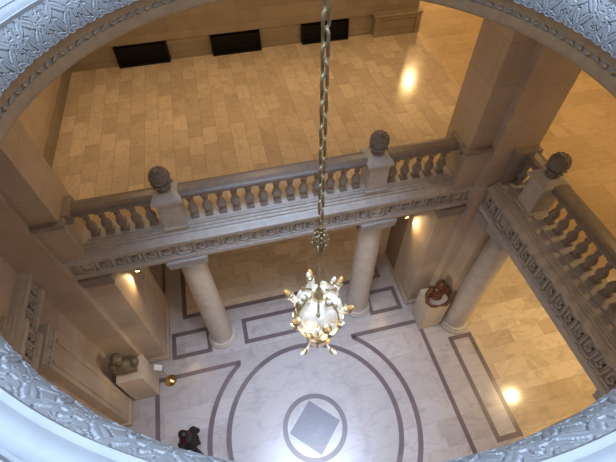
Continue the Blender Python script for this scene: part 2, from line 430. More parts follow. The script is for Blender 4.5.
def entab(t, fn, a, b, back, zb, marks, top=True):
    """fn(out, z, u): out = distance in front of the face plane"""
    arch = [(-back, zb), (.0, zb), (.0, zb + .05), (.014, zb + .055), (.014, zb + .125), (0, zb + .13), (0, zb + .15), (-back, zb + .15)]
    kid(MB().extrude(arch, fn, a, b), 'architrave', 'stone', t)
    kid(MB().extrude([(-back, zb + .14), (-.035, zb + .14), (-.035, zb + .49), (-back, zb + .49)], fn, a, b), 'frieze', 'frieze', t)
    km = MB(); zs = [a] + marks + [b]; s = .145; zc = zb + .32
    for i in range(len(zs) - 1):
        u0 = zs[i] + (.19 if i else .04); u1 = zs[i + 1] - (.19 if i < len(zs) - 2 else .04)
        if u1 - u0 > .3: key_bars(u0, u1, zb + .17, zb + .47, .036, -.035, fn, km)
    for u in marks: rosette(km, u, zc, s, -.035, fn)
    kid(km, 'key_pattern', 'stone', t)
    c = [(-back, zb + .48), (.012, zb + .48), (.012, zb + .50), (.035, zb + .52), (.035, zb + .56), (.055, zb + .58), (.055, zb + .63), (.03, zb + .645), (-.03, zb + .69),
         (-.075, zb + .705), (-.075, zb + .745), (-.12, zb + .755), (-.12, zb + .795), (-.16, zb + .80), (-.16, zb + .85), (-back, zb + .85)]
    c = [(max(o_, -back + .004 * i_) if 0 < i_ < len(c) - 1 else o_, z_) for i_, (o_, z_) in enumerate(c)]
    if back < .2: c = c[:9] + [(-back, zb + .72)]
    kid(MB().extrude(c, fn, a, b), 'cornice', 'stone', t)
te = thing('entablature', 'front limestone beam with greek key frieze, crossing the view under the balustrade', 'beam', (0, 3.0, ZB))
fF = lambda o, z, u: (u, YF - o, z)
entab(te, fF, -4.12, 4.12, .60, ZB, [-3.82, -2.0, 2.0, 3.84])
te = thing('entablature', 'dark right-hand limestone beam with greek key frieze, running to the lower right', 'beam', (XR, 0, ZB))
def fR(o, z, u):
    k = z - ZB
    return (XF - o, u, ZB + (k * 1.27 if k <= .49 else .6223 + (k - .49) * .60))
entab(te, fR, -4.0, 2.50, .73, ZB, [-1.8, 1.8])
te = thing('entablature', 'short moulded beam with greek key frieze on the left wall', 'beam', (-4.8, 1.0, ZB))
fL = lambda o, z, u: (-4.70 + o, u, z)
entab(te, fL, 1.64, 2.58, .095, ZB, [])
fL2 = lambda o, z, u: (-4.58 + o, u, z)
te = thing('entablature', 'moulded beam end above the flat pilaster at the far left, cut by the rim', 'beam', (-4.8, -1, ZB))
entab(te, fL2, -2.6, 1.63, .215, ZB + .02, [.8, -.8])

# ---------------------------------------------------------------- balustrades
ZP = 5.35      # top of blocking course under the balusters
ZR = 6.0
bal_prof = [(.055, .05), (.075, .06), (.075, .08), (.05, .095), (.045, .11), (.065, .135), (.088, .18), (.094, .225), (.082, .28), (.055, .335), (.042, .38),
            (.040, .42), (.058, .43), (.058, .45), (.042, .465), (.045, .50), (.06, .545)]
def baluster_mesh():
    m = MB(); m.box(-.075, .075, -.075, .075, 0, .05); m.lathe(bal_prof, n=14); m.box(-.07, .07, -.07, .07, .54, .60)
    o = m.build('baluster', 'baluster', smooth=True, angle=50); return o
bal0 = [None]
def baluster(t, x, y, z):
    if bal0[0] is None:
        o = baluster_mesh(); bal0[0] = o
    else:
        o = bal0[0].copy(); COL.objects.link(o)
    o.parent = t; o.location = Vector((x, y, z)) - Vector(t.location)
def finial(parent, x, y, z):
    """leafy ball: scaled petals over a ball, on a collar"""
    m = MB(); r = .172
    m.lathe([(.12, z), (.13, z + .02), (.10, z + .05), (.085, z + .09), (.12, z + .12), (.165, z + .135), (.17, z + .155), (.14, z + .17)], (x, y, 0), 24)
    cz = z + .13 + r * .9
    m.ball((x, y, cz), (r, r, r * .98), 12)
    for row, (el, n) in enumerate(((-30, 12), (-5, 14), (20, 13), (44, 10), (66, 6))):
        for k in range(n):
            az = 2 * PI * (k + .5 * (row % 2)) / n; e = R(el)
            d = Vector((math.cos(e) * math.cos(az), math.cos(e) * math.sin(az), math.sin(e)))
            q = d.to_track_quat('Z', 'Y').to_matrix().to_4x4()
            m.ball(Vector((x, y, cz)) + d * (r * .93), (.036, .036, .026), 4, mat=q)
    for k in range(8):
        az = 2 * PI * k / 8
        m.ball((x + .165 * math.cos(az), y + .165 * math.sin(az), z + .145), (.032, .032, .02), 4)
    kid(m, 'finial', 'rail', parent, smooth=True)
def pedestal(t, x, y, w, d, z0, fin=True):
    body = kid(MB().box(x - w / 2 - .03, x + w / 2 + .03, y - d / 2 - .03, y + d / 2 + .03, z0 + .002, z0 + .06)
               .box(x - w / 2, x + w / 2, y - d / 2, y + d / 2, z0 + .06, ZR + .02), 'pedestal', 'stone', t, bevel=.008)
    c = MB().box(x - w / 2 - .03, x + w / 2 + .03, y - d / 2 - .03, y + d / 2 + .03, ZR + .02, ZR + .05)
    c.frustum((x, y), w + .12, d + .12, w + .10, d + .10, ZR + .05, ZR + .11)
    if fin: c.frustum((x, y), w + .08, d + .08, w - .14, d - .14, ZR + .11, ZR + .20)
    cp = kid(c, 'pedestal_cap', 'stone', body, bevel=.008)
    if fin: finial(body, x, y, ZR + .20)
rail_prof = [(-.14, 0), (.14, 0), (.14, .02), (.165, .04), (.175, .07), (.165, .10), (.13, .125), (.06, .14), (-.06, .14), (-.13, .125), (-.165, .10), (-.175, .07), (-.165, .04), (-.14, .02)]
YB = 3.05
tb = thing('balustrade', 'pale front balustrade with vase balusters, long rail and two ball finials', 'balustrade', (0, YB, ZP))
rp = [(u, ZR + .0 + z) for u, z in rail_prof]
fB = lambda o, z, u: (u, YB + o, z)
for a, b in ((-3.6, -2.2), (-1.78, 1.72), (2.14, 3.6)):
    kid(MB().extrude(rp, fB, a, b), 'rail', 'rail', tb)
kid(MB().extrude([(-.15, ZP + .002), (.20, ZP + .002), (.20, ZP + .02), (-.15, ZP + .02)], fB, -3.6, 3.6), 'base_course', 'stone', tb)
for k in range(5): baluster(tb, -3.44 + k * .262, YB - .02, ZP + .02)
for k in range(13): baluster(tb, -1.63 + k * .266, YB - .02, ZP + .02)
for k in range(5): baluster(tb, 2.32 + k * .262, YB - .02, ZP + .02)
pedestal(tb, -1.99, YB - .02, .40, .44, ZP); pedestal(tb, 1.93, YB - .02, .40, .44, ZP)
YR = XR + .08
tb = thing('balustrade', 'dark right-hand balustrade seen end on, with a ball finial at its near post', 'balustrade', (YR, 0, ZP))
fB = lambda o, z, u: (YR + o, u, z)
for a, b in ((1.90, 2.36), (-1.66, 1.50), (-4.0, -2.04)):
    kid(MB().extrude(rp, fB, a, b), 'rail', 'rail', tb)
kid(MB().extrude([(-.20, ZP + .002), (.20, ZP + .002), (.20, ZP + .02), (-.20, ZP + .02)], fB, -4.0, 2.36), 'base_course', 'stone', tb)
for k in range(2): baluster(tb, YR, 2.08 + k * .25, ZP + .02)
for k in range(11): baluster(tb, YR, 1.28 - k * .262, ZP + .02)
for k in range(6): baluster(tb, YR, -2.3 - k * .262, ZP + .02)
pedestal(tb, YR - .07, 1.72, .44, .40, ZP); pedestal(tb, YR - .02, -1.85, .44, .40, ZP)

# ---------------------------------------------------------------- corner piers
def pier(sx, name, label):
    X = lambda v: sx * v
    def bx(m, xa, xb, *r):
        a, b = sorted((X(xa), X(xb))); return m.box(a, b, *r)
    t = thing('pier', label, 'pier', (X(4.4), 3.0, 0), 'corner piers')
    # lower storey: pilaster under the beam, corner block
    xb = 5.02 if sx > 0 else 5.1
    m = MB(); bx(m, 3.57, 4.12, YF + .03, 4.62, 0, 4.14); kid(m, 'front_pilaster', 'pier', t, bevel=.008)
    yc = 2.58 if sx < 0 else 2.52; m = MB(); bx(m, 4.12, xb, yc, 4.62, 0, 4.7); bx(m, 4.12 if sx < 0 else 4.07, xb, yc, 3.5, 4.7, ZC); kid(m, 'corner_block', 'pier', t, bevel=.012)
    m = MB(); bx(m, 3.54, 4.1, YF + .01, 3.4, 4.14, 4.20); bx(m, 3.52, 4.1, YF - .02, 3.4, 4.20, 4.30); bx(m, 3.49, 4.1, YF - .06, 3.42, 4.30, ZB - .01); kid(m, 'capital', 'baluster', t, bevel=.006)
    m = MB()
    bx(m, 3.53, 4.12, YF - .02, 4.66, 0, .14); bx(m, 3.545, 4.12, YF + .0, 4.64, .14, .20)
    bx(m, 4.12, xb, 2.53, 2.58, 0, .14)
    kid(m, 'base', 'pier', t, bevel=.01)
    # upper storey
    xu = 3.69 if sx < 0 else 3.61; m = MB(); bx(m, xu, 4.12, 2.68, 3.50, 5.2, ZC); kid(m, 'upper_pilaster', 'pier', t, bevel=.01)
    m = MB(); bx(m, xu - .03, 4.12, 2.64, 2.72, 5.34, 6.08); kid(m, 'end_block', 'pier', t, bevel=.008)
    m = MB(); bx(m, xu - .06, 4.12, 2.61, 2.72, 6.08, 6.13); bx(m, xu - .09, 4.12, 2.58, 2.74, 6.13, 6.21)
    bx(m, 3.56, xu, 2.80, 3.28, 5.96, 6.19); kid(m, 'rail_return', 'baluster', t, bevel=.01)
    if sx > 0:
        kid(MB().box(3.545, 3.57, 3.86, 4.60, .22, 4.2), 'side_panel', 'panel', t, bevel=.006)
        m = MB().box(XF + .03, 5.05, 2.12, 2.58, 0, 4.24); kid(m, 'side_pilaster', 'pier', t, bevel=.008)
        m = MB().box(XF - .02, 5.08, 2.08, 2.5, 4.24, 4.49); kid(m, 'side_capital', 'capital', t, bevel=.006)
        m = MB().box(4.50, 4.95, 2.40, 2.54, 5.34, 6.0).box(4.46, 5.0, 2.36, 2.54, 6.0, 6.17); kid(m, 'end_block', 'baluster', t, bevel=.01)
    return t
pier(-1, 'pier', 'tall limestone corner pier on the left, rising from hall floor to the ring')
pier(1, 'pier', 'tall limestone corner pier at upper right, between the two balustrades')

# flat pilaster on the left wall
t = thing('pilaster', 'flat panelled limestone pilaster on the left wall, beside the left bust', 'pilaster', (-4.8, 1.5, 0))
kid(MB().box(-4.8, -4.58, 1.18, 1.83, .2, 4.16), 'shaft', 'pier', t, bevel=.008)
kid(MB().box(-4.58, -4.55, 1.27, 1.33, .3, 4.1).box(-4.58, -4.55, 1.68, 1.74, .3, 4.1), 'frame', 'pier', t)
kid(MB().box(-4.8, -4.53, 1.12, 1.87, 0, .2), 'base', 'pier', t, bevel=.01)
m = MB().box(-4.8, -4.56, 1.16, 1.85, 4.16, 4.22).box(-4.8, -4.54, 1.12, 1.88, 4.43, 4.49).box(-4.8, -4.60, 1.2, 1.8, 4.20, 4.44)
for k in range(2):
    yy = 1.65 - k * .3
    for i in range(5):
        a = R(20 + i * 35)
        m.ball((-4.60 + .05 * math.sin(a), yy + .09 * math.cos(a), 4.30 + .10 * math.sin(a) * (1 if i % 2 else .6)), (.05, .05, .07), 5)
kid(m, 'capital', 'stone', t, smooth=True)
struct(MB().box(-4.8, -4.74, 1.86, 2.58, 0, .16).box(-4.8, -4.74, -6, 1.1, 0, .16).build('baseboard_left', 'pier', bevel=.01))

# ---------------------------------------------------------------- ring of the opening
tr = thing('oculus_ring', 'round ceiling opening with white carved rim framing the whole view', 'ring', (0, 0, 9.44))
NR = 192
m = MB().lathe([(2.36, 9.44), (2.325, 9.435), (2.312, 9.445), (2.306, 9.46), (2.304, 9.555), (2.325, 9.56), (2.325, 9.60), (2.296, 9.605), (2.290, 9.63), (2.294, 9.66), (2.286, 9.69), (2.282, 9.71), (2.36, 9.71)], n=NR, cap=False)
nb = 150      # bead and leaf moulding, part of the drum
for k in range(nb):
    a = 2 * PI * k / nb; rm = Matrix.Rotation(a, 4, 'Z')
    c = rm @ Vector((2.306, 0, 9.58))
    if k % 3 == 0: m.ball(c, (.020, .020, .020), 4, mat=rm)
    else:
        tl = rm @ Matrix.Rotation(R(35 if k % 3 == 1 else -35), 4, 'X'); m.ball(c, (.014, .036, .013), 4, mat=tl)
kid(m, 'drum', 'drum', tr, smooth=True)
# carved band as a relief
def leaf(x, y, cx, cy, ang, L, W, h=1.0):
    """>0 on the leaf, -1 in the groove cut round it, 0 elsewhere"""
    c, s_ = math.cos(ang), math.sin(ang); dx, dy = x - cx, y - cy
    u = (dx * c + dy * s_) / L; v = (-dx * s_ + dy * c) / W
    g = 1.22
    if abs(u) >= g: return 0
    wg = (1 - (u / g) ** 2) ** .6 * g
    if abs(v) >= wg: return 0
    if abs(u) >= 1 or abs(v) >= (1 - u * u) ** .6: return -1
    return h * (.95 + .10 * (1 - abs(v)) - .35 * (abs(v) < .13 and u < .7))
def disc(x, y, cx, cy, r, h):
    d = math.hypot(x - cx, y - cy) / r
    return h * math.sqrt(1 - d * d) if d < 1 else 0
def relief(t, s):
    """t along panel 0..1 , s across 0..1; panel is about square"""
    x, y = t * 1.15, s; h = .78; cut = False; lf = 0
    L = [(.20, .30, 2.2, .24, .10), (.24, .68, .7, .26, .10), (.48, .28, 1.2, .22, .09), (.12, .06, .3, .15, .08), (.36, .06, -.4, .14, .07),
         (.53, .72, 2.3, .23, .09), (.05, .90, .2, .15, .08), (.40, .94, -.2, .15, .07), (.60, .06, .3, .13, .07), (.06, .52, 1.4, .13, .06)]
    for k in range(5):
        a = 2 * PI * k / 5 + .4; L.append((.88 + .11 * math.cos(a), .5 + .15 * math.sin(a), a, .13, .07, 1.0))
    for cx, cy in ((.75, .12), (1.01, .12), (.76, .9), (1.0, .9)): L.append((cx, cy, 1.57 + (cx - .88) * 4, .12, .06, .9))
    for a in L:
        q = leaf(x, y, *a)
        if q > 0: lf = max(lf, q)
        elif q < 0: cut = True
    lf = max(lf, disc(x, y, .88, .5, .06, 1.2))
    if lf > 0: return lf
    for xr in (.68, 1.10):
        if abs(x - xr) < .022: return .85
    return .2 if cut else h
NP, NT, NS = 46, 52, 34
m = MB(); vs = []; A = Vector((2.262, 9.70)); B = Vector((2.352, 9.965)); nrm = Vector((-(B.y - A.y), B.x - A.x)).normalized()
tot = NP * NT
for i in range(tot):
    tt = (i % NT) / NT; an = 2 * PI * i / tot
    for j in range(NS + 1):
        s_ = j / NS
        h = relief(tt, s_ * 1.0) * .013 if 0 < j < NS else (.014 * relief(tt, .05) if j == 0 else 0)
        bulge = .018 * math.sin(PI * s_)
        p = A.lerp(B, s_) + nrm * (h + bulge - .012)
        if j <= 1: p.y -= .014 * abs(math.sin(PI * tt * 3))
        vs.append((p.x * math.cos(an), p.x * math.sin(an), p.y))
k = NS + 1
fs = [(i * k + j, i * k + j + 1, ((i + 1) % tot) * k + j + 1, ((i + 1) % tot) * k + j) for i in range(tot) for j in range(NS)]
m.add(vs, fs)
kid(m, 'carved_band', 'rim', tr, smooth=True, angle=28)
kid(MB().lathe([(2.34, 9.93), (2.345, 9.972), (2.36, 9.975), (2.37, 9.97), (2.385, 9.99), (2.415, 10.005), (2.445, 10.0), (2.462, 9.985), (2.466, 9.955), (2.482, 9.95), (2.486, 9.99),
                (2.505, 10.0), (2.56, 10.008), (2.60, 10.00), (2.61, 9.975), (2.63, 9.975), (2.65, 10.01), (2.9, 10.02), (3.6, 10.02), (3.6, 9.63)], n=NR, cap=False), 'outer_moulding', 'rim', tr, smooth=True)

# ---------------------------------------------------------------- chandelier
def link_mesh(name, L, W, r, mat):
    pts = []; hw = W / 2 - r; hl = L / 2 - r - hw
    for i in range(9): a = PI * i / 8; pts.append((hw * math.cos(a), 0, hl + hw * math.sin(a)))
    for i in range(9): a = PI + PI * i / 8; pts.append((hw * math.cos(a), 0, -hl + hw * math.sin(a)))
    return MB().tube(pts, r, 8, closed=True).build(name, mat, smooth=True)
def chain(t, z0, z1, L, W, r, mat, tz0):
    pitch = L - 2 * r; n = int((z1 - z0) / pitch); base = None
    for k in range(n):
        if base is None: base = link_mesh('chain_link', L, W, r, mat); o = base
        else: o = base.copy(); COL.objects.link(o)
        o.parent = t; o.location = (0, 0, z0 + L / 2 - r + k * pitch - tz0); o.rotation_euler = (0, 0, R(25) + (PI / 2 if k % 2 else 0))
    return z0 + n * pitch
tc = thing('chain', 'heavy gilt iron chain hanging through the opening down to the openwork knot', 'chain', (0, 0, 8.3))
chain(tc, 8.30, 13.9, .128, .074, .0125, 'chain', 8.3)
# openwork knot
tk = thing('chain_ornament', 'openwork gilt knot of leaves between the heavy chain and the thin chain', 'ornament', (0, 0, 7.8))
m = MB()
m.lathe([(.012, 7.76), (.03, 7.78), (.012, 7.81), (.02, 7.86), (.035, 7.90), (.018, 7.95), (.025, 8.05), (.04, 8.1), (.02, 8.16), (.03, 8.22), (.045, 8.25), (.015, 8.29), (.014, 8.32)], n=12)
kid(m, 'stem', 'chain', tk, smooth=True)
for k in range(6):
    a = 2 * PI * k / 6; c, s_ = math.cos(a), math.sin(a); m = MB()
    pts = []
    for i in range(13):
        u = i / 12; r_ = .012 + .062 * math.sin(PI * u) ** .8 * (1 + .25 * math.sin(4 * PI * u)); pts.append((r_ * c, r_ * s_, 7.82 + .44 * u))
    m.tube(pts, .009, 6)
    for u, rr in ((.25, .06), (.42, .082), (.58, .078), (.75, .055)):
        m.ball((rr * c, rr * s_, 7.82 + .44 * u), .017, 4)
        m.ball((rr * .6 * math.cos(a + .5), rr * .6 * math.sin(a + .5), 7.82 + .44 * u + .03), .015, 4)
    kid(m, 'scroll', 'chain', tk, smooth=True)
tn = thing('chain', 'short thin chain between the openwork knot and the lit chandelier', 'chain', (0, 0, 7.14))
chain(tn, 7.14, 7.77, .058, .034, .006, 'chain', 7.14)

tl = thing('chandelier', 'lit white and gilt lantern chandelier with horn arms above the floor circle', 'chandelier', (0, 0, 5.3))
# glass body
prof = [(.06, 5.92), (.15, 5.95), (.20, 6.02), (.235, 6.15), (.265, 6.3), (.285, 6.45), (.28, 6.6), (.245, 6.72), (.19, 6.80), (.10, 6.86)]
m = MB(); n = 48; vs = []
for i in range(n):
    a = 2 * PI * i / n; f = 1 + .07 * abs(math.cos(4 * a)) - .03
    for r_, z in prof: vs.append((r_ * f * math.cos(a), r_ * f * math.sin(a), z))
k = len(prof); m.add(vs, [(i * k + j, ((i + 1) % n) * k + j, ((i + 1) % n) * k + j + 1, i * k + j + 1) for i in range(n) for j in range(k - 1)])
kid(m, 'alabaster_bowl', 'alab', tl, smooth=True)
kid(MB().ball((0, 0, 5.63), (.155, .155, .175), 12), 'globe', 'alab', tl, smooth=True)
m = MB().lathe([(.13, 5.70), (.155, 5.72), (.16, 5.75), (.13, 5.77), (.14, 5.82), (.19, 5.88), (.205, 5.92), (.17, 5.95), (.10, 5.95), (.10, 5.70)], n=32, cap=False)
kid(m, 'lower_ring', 'gilt', tl, smooth=True)
kid(MB().lathe([(.05, 6.84), (.065, 6.86), (.055, 6.90), (.03, 6.93), (.022, 6.98), (.032, 7.01), (.025, 7.04), (.012, 7.08), (.010, 7.16)], n=24), 'crown', 'gilt', tl, smooth=True)
kid(MB().lathe([(.018, 5.48), (.03, 5.46), (.02, 5.43), (.004, 5.41)], n=10), 'bottom_drop', 'gilt', tl, smooth=True)
for k in range(6):
    a = 2 * PI * k / 6 + .25; c, s_ = math.cos(a), math.sin(a)
    rp_ = [(.03, 5.46), (.12, 5.50), (.165, 5.62), (.16, 5.74), (.21, 5.90), (.26, 6.1), (.30, 6.35), (.31, 6.5), (.28, 6.7), (.19, 6.86), (.10, 6.92)]
    m = MB().tube([(r_ * c, r_ * s_, z) for r_, z in rp_], .013, 6)
    for r_, z in ((.23, 5.96), (.285, 6.22), (.325, 6.48), (.24, 6.82)): m.ball((r_ * c, r_ * s_, z), (.028, .028, .036), 5)
    kid(m, 'rib', 'gilt', tl, smooth=True)
# petals in rows over the bowl
for row, (z, r_, nn, ln) in enumerate(((6.02, .235, 9, .10), (6.24, .285, 10, .11), (6.48, .315, 10, .12), (6.70, .27, 9, .11))):
    for q in range(nn):
        a = 2 * PI * (q + .5 * (row % 2)) / nn; m = MB(); rot_ = Matrix.Rotation(a, 4, 'Z') @ Matrix.Rotation(R(16 - 10 * row), 4, 'Y')
        m.ball((r_ * math.cos(a), r_ * math.sin(a), z), (.026, .055, ln * (.8 + .4 * random.random())), 6, mat=rot_)
        kid(m, 'petal', 'gilt' if (q + row) % 5 == 2 else 'alab', tl, smooth=True)
for q in range(8):
    a = 2 * PI * q / 8 + .2; z = 6.12 + .24 * (q % 3)
    kid(MB().ball((.30 * math.cos(a), .30 * math.sin(a), z), (.034, .034, .045), 6), 'bulb', 'bulb' if q % 2 else 'amber', tl, smooth=True)
def horn(a, r0, z0, r1, z1, w, big):
    c, s_ = math.cos(a), math.sin(a); pts = []; rad = []
    for i in range(9):
        u = i / 8; rr = r0 + (r1 - r0) * u; zz = z0 + (z1 - z0) * u - .07 * math.sin(PI * u)
        pts.append((rr * c, rr * s_, zz)); rad.append(w * (.35 + .65 * u))
    h = kid(MB().tube(pts, rad, 10), 'horn_arm', 'alab', tl, smooth=True)
    d = Vector(((r1 - r0) * c, (r1 - r0) * s_, z1 - z0 + .12)).normalized(); q = d.to_track_quat('Z', 'Y').to_matrix()
    e = Vector(pts[-1])
    kid(MB().lathe([(w * .9, -.02), (w * 1.25, 0), (w * 1.3, .02), (w * .9, .035)], e, 14, mat=q), 'horn_cup', 'gilt', h, smooth=True)
    kid(MB().ball(e + d * .05, (w * .75, w * .75, w * 1.5), 6, mat=q), 'horn_tip', 'amber' if big else 'alab', h, smooth=True)
for k in range(6): horn(2 * PI * k / 6 + .55, .20, 6.58, .375, 6.70, .048, True)
for k in range(4): horn(2 * PI * k / 4 + .35, .09, 6.86, .20, 6.99, .036, False)
for k in range(5): horn(2 * PI * k / 5 + .1, .20, 5.80, .33, 5.76, .036, False)
pl = bpy.data.lights.new('chandelier_glow', 'POINT'); pl.energy = 4; pl.color = (1, .80, .56); pl.shadow_soft_size = .05
for k in range(6):
    a = 2 * PI * k / 6 + .8; po = bpy.data.objects.new('chandelier_glow', pl); COL.objects.link(po); po.location = (.42 * math.cos(a), .42 * math.sin(a), 6.3)
pd = bpy.data.lights.new('chandelier_downlight', 'SPOT'); pd.energy = 170; pd.color = (1, .84, .64); pd.spot_size = R(150); pd.spot_blend = .35; pd.shadow_soft_size = .05
po = bpy.data.objects.new('chandelier_downlight', pd); COL.objects.link(po); po.location = (0, 0, 5.38)

# ---------------------------------------------------------------- bust pedestals
def plinth(x0, x1, y0, y1, h, label):
    t = thing('bust_pedestal', label, 'pedestal', ((x0 + x1) / 2, (y0 + y1) / 2, 0), 'stone pedestals for the busts')
    kid(MB().box(x0, x1, y0, y1, .03, h), 'block', 'plinth', t, bevel=.008)
    kid(MB().box(x0 + .015, x1 - .015, y0 + .015, y1 - .015, 0, .03), 'foot', 'plinth', t)
plinth(-4.48, -3.86, 1.74, 2.32, 1.42, 'square pale stone pedestal by the left wall, carrying the green-brown bust')
plinth(3.62, 4.24, 1.84, 2.44, 1.36, 'square pale stone pedestal by the right column, carrying the red-brown bust')

def remesh(o, vox, smooth=3, disp=None):
    r_ = o.modifiers.new('remesh', 'REMESH'); r_.mode = 'VOXEL'; r_.voxel_size = vox; r_.use_smooth_shade = True
    if smooth:
        s_ = o.modifiers.new('smooth', 'SMOOTH'); s_.factor = .5; s_.iterations = smooth
def head_parts(m, c, s, fwd, hair=True):
    """c head centre, s scale 1 = adult, fwd unit vector the face looks to"""
    f = Vector(fwd).normalized(); zx = Vector((0, 0, 1)); side = zx.cross(f).normalized(); up = f.cross(side)
    q = Matrix((side, f, up)).transposed().to_4x4()
    def P(a, b, d): return Vector(c) + (side * a + f * b + up * d) * s
    def E(a, b, d, rx, ry, rz): m.ball(P(a, b, d), (rx * s, ry * s, rz * s), 10, mat=q)
    E(0, -.015, .03, .078, .098, .09); E(0, .03, -.045, .056, .06, .065); E(0, .055, -.085, .03, .03, .025)
    E(0, .095, -.005, .013, .022, .03); E(0, .108, -.02, .016, .016, .013)
    E(0, .083, -.052, .026, .012, .008); E(0, .08, -.064, .022, .012, .008)
    for sd in (-1, 1):
        E(sd * .08, 0, -.01, .012, .022, .032); E(sd * .03, .082, .028, .022, .014, .008); E(sd * .028, .078, .01, .014, .012, .009); E(sd * .045, .06, -.02, .02, .02, .02)
    return P, E, q
# left bust: draped shoulders, head looking over the hall
m = MB(); bx_, by_, bz_ = -4.22, 2.04, 1.42
fw = Vector((.5, -.8, -.1))
m.lathe([(.12, bz_), (.125, bz_ + .02), (.09, bz_ + .05), (.08, bz_ + .12)], (bx_, by_, 0), 20)
m.ball((bx_ + .03, by_ + .02, bz_ + .25), (.27, .20, .19), 12); m.frustum((bx_ + .04, by_ - .01), .46, .30, .52, .34, bz_ + .10, bz_ + .30)
m.ball((bx_ + .02, by_ - .05, bz_ + .22), (.19, .15, .15), 12)
for sd in (-1, 1): m.ball((bx_ + .02 + sd * .23, by_ + .02, bz_ + .31), (.12, .13, .12), 10)
m.tube([(bx_, by_, bz_ + .3), (bx_, by_ - .01, bz_ + .52)], [.09, .065], 12)
P, E, q = head_parts(m, (bx_, by_ - .02, bz_ + .62), 1.25, fw)
E(0, -.03, .06, .088, .10, .085)
for k in range(14):
    a = 2 * PI * k / 14; E(.08 * math.cos(a), -.03 + .085 * math.sin(a), .075, .026, .026, .03)
for k in range(7):
    u = (k - 3) / 3; m.tube([(bx_ + u * .22, by_ - .12 + .03 * abs(u), bz_ + .34), (bx_ + u * .16, by_ - .19 + .06 * abs(u), bz_ + .2), (bx_ + u * .08, by_ - .13, bz_ + .08)], .02, 6)
o = m.build('bust', 'green', smooth=True); remesh(o, .011, 2)
tag(o, 'green-brown bronze bust with bulky draped shoulders, standing on the left pedestal', 'bust')
# right bust: torso with encircling arms
m = MB(); bx_, by_, bz_ = 3.91, 2.12, 1.36
fw = Vector((-.55, -.8, -.35))
m.lathe([(.17, bz_), (.18, bz_ + .03), (.14, bz_ + .06)], (bx_ + .04, by_ + .06, 0), 20)
m.ball((bx_ + .04, by_ + .06, bz_ + .22), (.19, .15, .21), 12)
m.ball((bx_ + .02, by_ + .01, bz_ + .34), (.22, .14, .15), 12)
m.tube([(bx_ + .03, by_ + .03, bz_ + .4), (bx_ + .01, by_ - .01, bz_ + .58)], [.085, .07], 12)
for sd, pts in ((-1, [(-.16, .06, .40), (-.31, -.03, .30), (-.34, -.17, .17), (-.24, -.27, .10), (-.08, -.31, .08)]),
                (1, [(.22, .03, .40), (.31, -.10, .28), (.29, -.24, .16), (.16, -.31, .10), (0, -.31, .09)])):
    m.tube([(bx_ + p[0], by_ + p[1], bz_ + p[2]) for p in pts], [.085, .072, .06, .05, .038], 12)
    m.ball((bx_ + pts[0][0], by_ + pts[0][1], bz_ + pts[0][2]), .10, 8)
    for f_ in range(4):
        bx2 = bx_ + pts[-1][0]; m.tube([(bx2, by_ - .30, bz_ + .075 + .018 * f_), (bx2 - sd * .05, by_ - .325, bz_ + .07 + .018 * f_), (bx2 - sd * .09, by_ - .31, bz_ + .065 + .018 * f_)], [.012, .011, .009], 6)
P, E, q = head_parts(m, (bx_ - .0, by_ - .03, bz_ + .66), 1.2, fw)
E(0, -.03, .05, .09, .105, .09); E(0, -.11, -.02, .05, .05, .06)
o = m.build('bust', 'bronze', smooth=True); remesh(o, .011, 2)
tag(o, 'red-brown bronze bust with arms joined in a loop, standing on the right pedestal', 'bust')

# ---------------------------------------------------------------- small spot lamps at the beam ends
def spot(x, y, z, sx, label, aim, power):
    global M
    t = thing('spot_lamp', label, 'lamp', (x, y, z), 'spot lamps under the front beam')
    d = (Vector(aim) - Vector((x, y, z))).normalized(); q = d.to_track_quat('Z', 'Y').to_matrix()
    kid(MB().lathe([(.02, -.10), (.055, -.09), (.06, 0), (.075, .06), (.07, .062), (.05, .0), (.0001, -.02)], (x, y, z), 16, mat=q, cap=False), 'housing', 'brass', t, smooth=True)
    kid(MB().lathe([(.0001, .03), (.05, .03)], (x, y, z), 16, mat=q), 'lens', 'lamp', t)
    kid(MB().tube([(x, y, z), (x + sx * .08, y, z + .04), (x + sx * .14, y, z + .04)], .012, 8), 'bracket', 'brass', t, smooth=True)
    pts = [(x - sx * .02, y, z - .05)] + [(x - sx * (.02 + .05 * math.sin(PI * i / 8)), y - .02, z - .08 - .32 * i / 8) for i in range(9)] + [(x + sx * .03, y - .02, z - .2)]
    kid(MB().tube(pts, .006, 5), 'cable', 'wire', t, smooth=True)
    l = bpy.data.lights.new('spot_light', 'SPOT'); l.energy = power; l.color = (1, .66, .32); l.spot_size = R(150); l.spot_blend = .6; l.shadow_soft_size = .04
    lo = bpy.data.objects.new('spot_light', l); COL.objects.link(lo); lo.location = Vector((x, y, z)) + d * .09
    lo.rotation_euler = d.to_track_quat('-Z', 'Y').to_euler()
spot(-3.42, 3.62, 3.22, -1, 'small lit brass spot lamp at the top of the left pier, with a hanging cable', (-3.50, 2.6, 3.0), 26)
spot(3.40, 3.76, 3.06, 1, 'small lit brass spot lamp at the top of the right pier, under the beam', (3.50, 2.7, 2.8), 30)

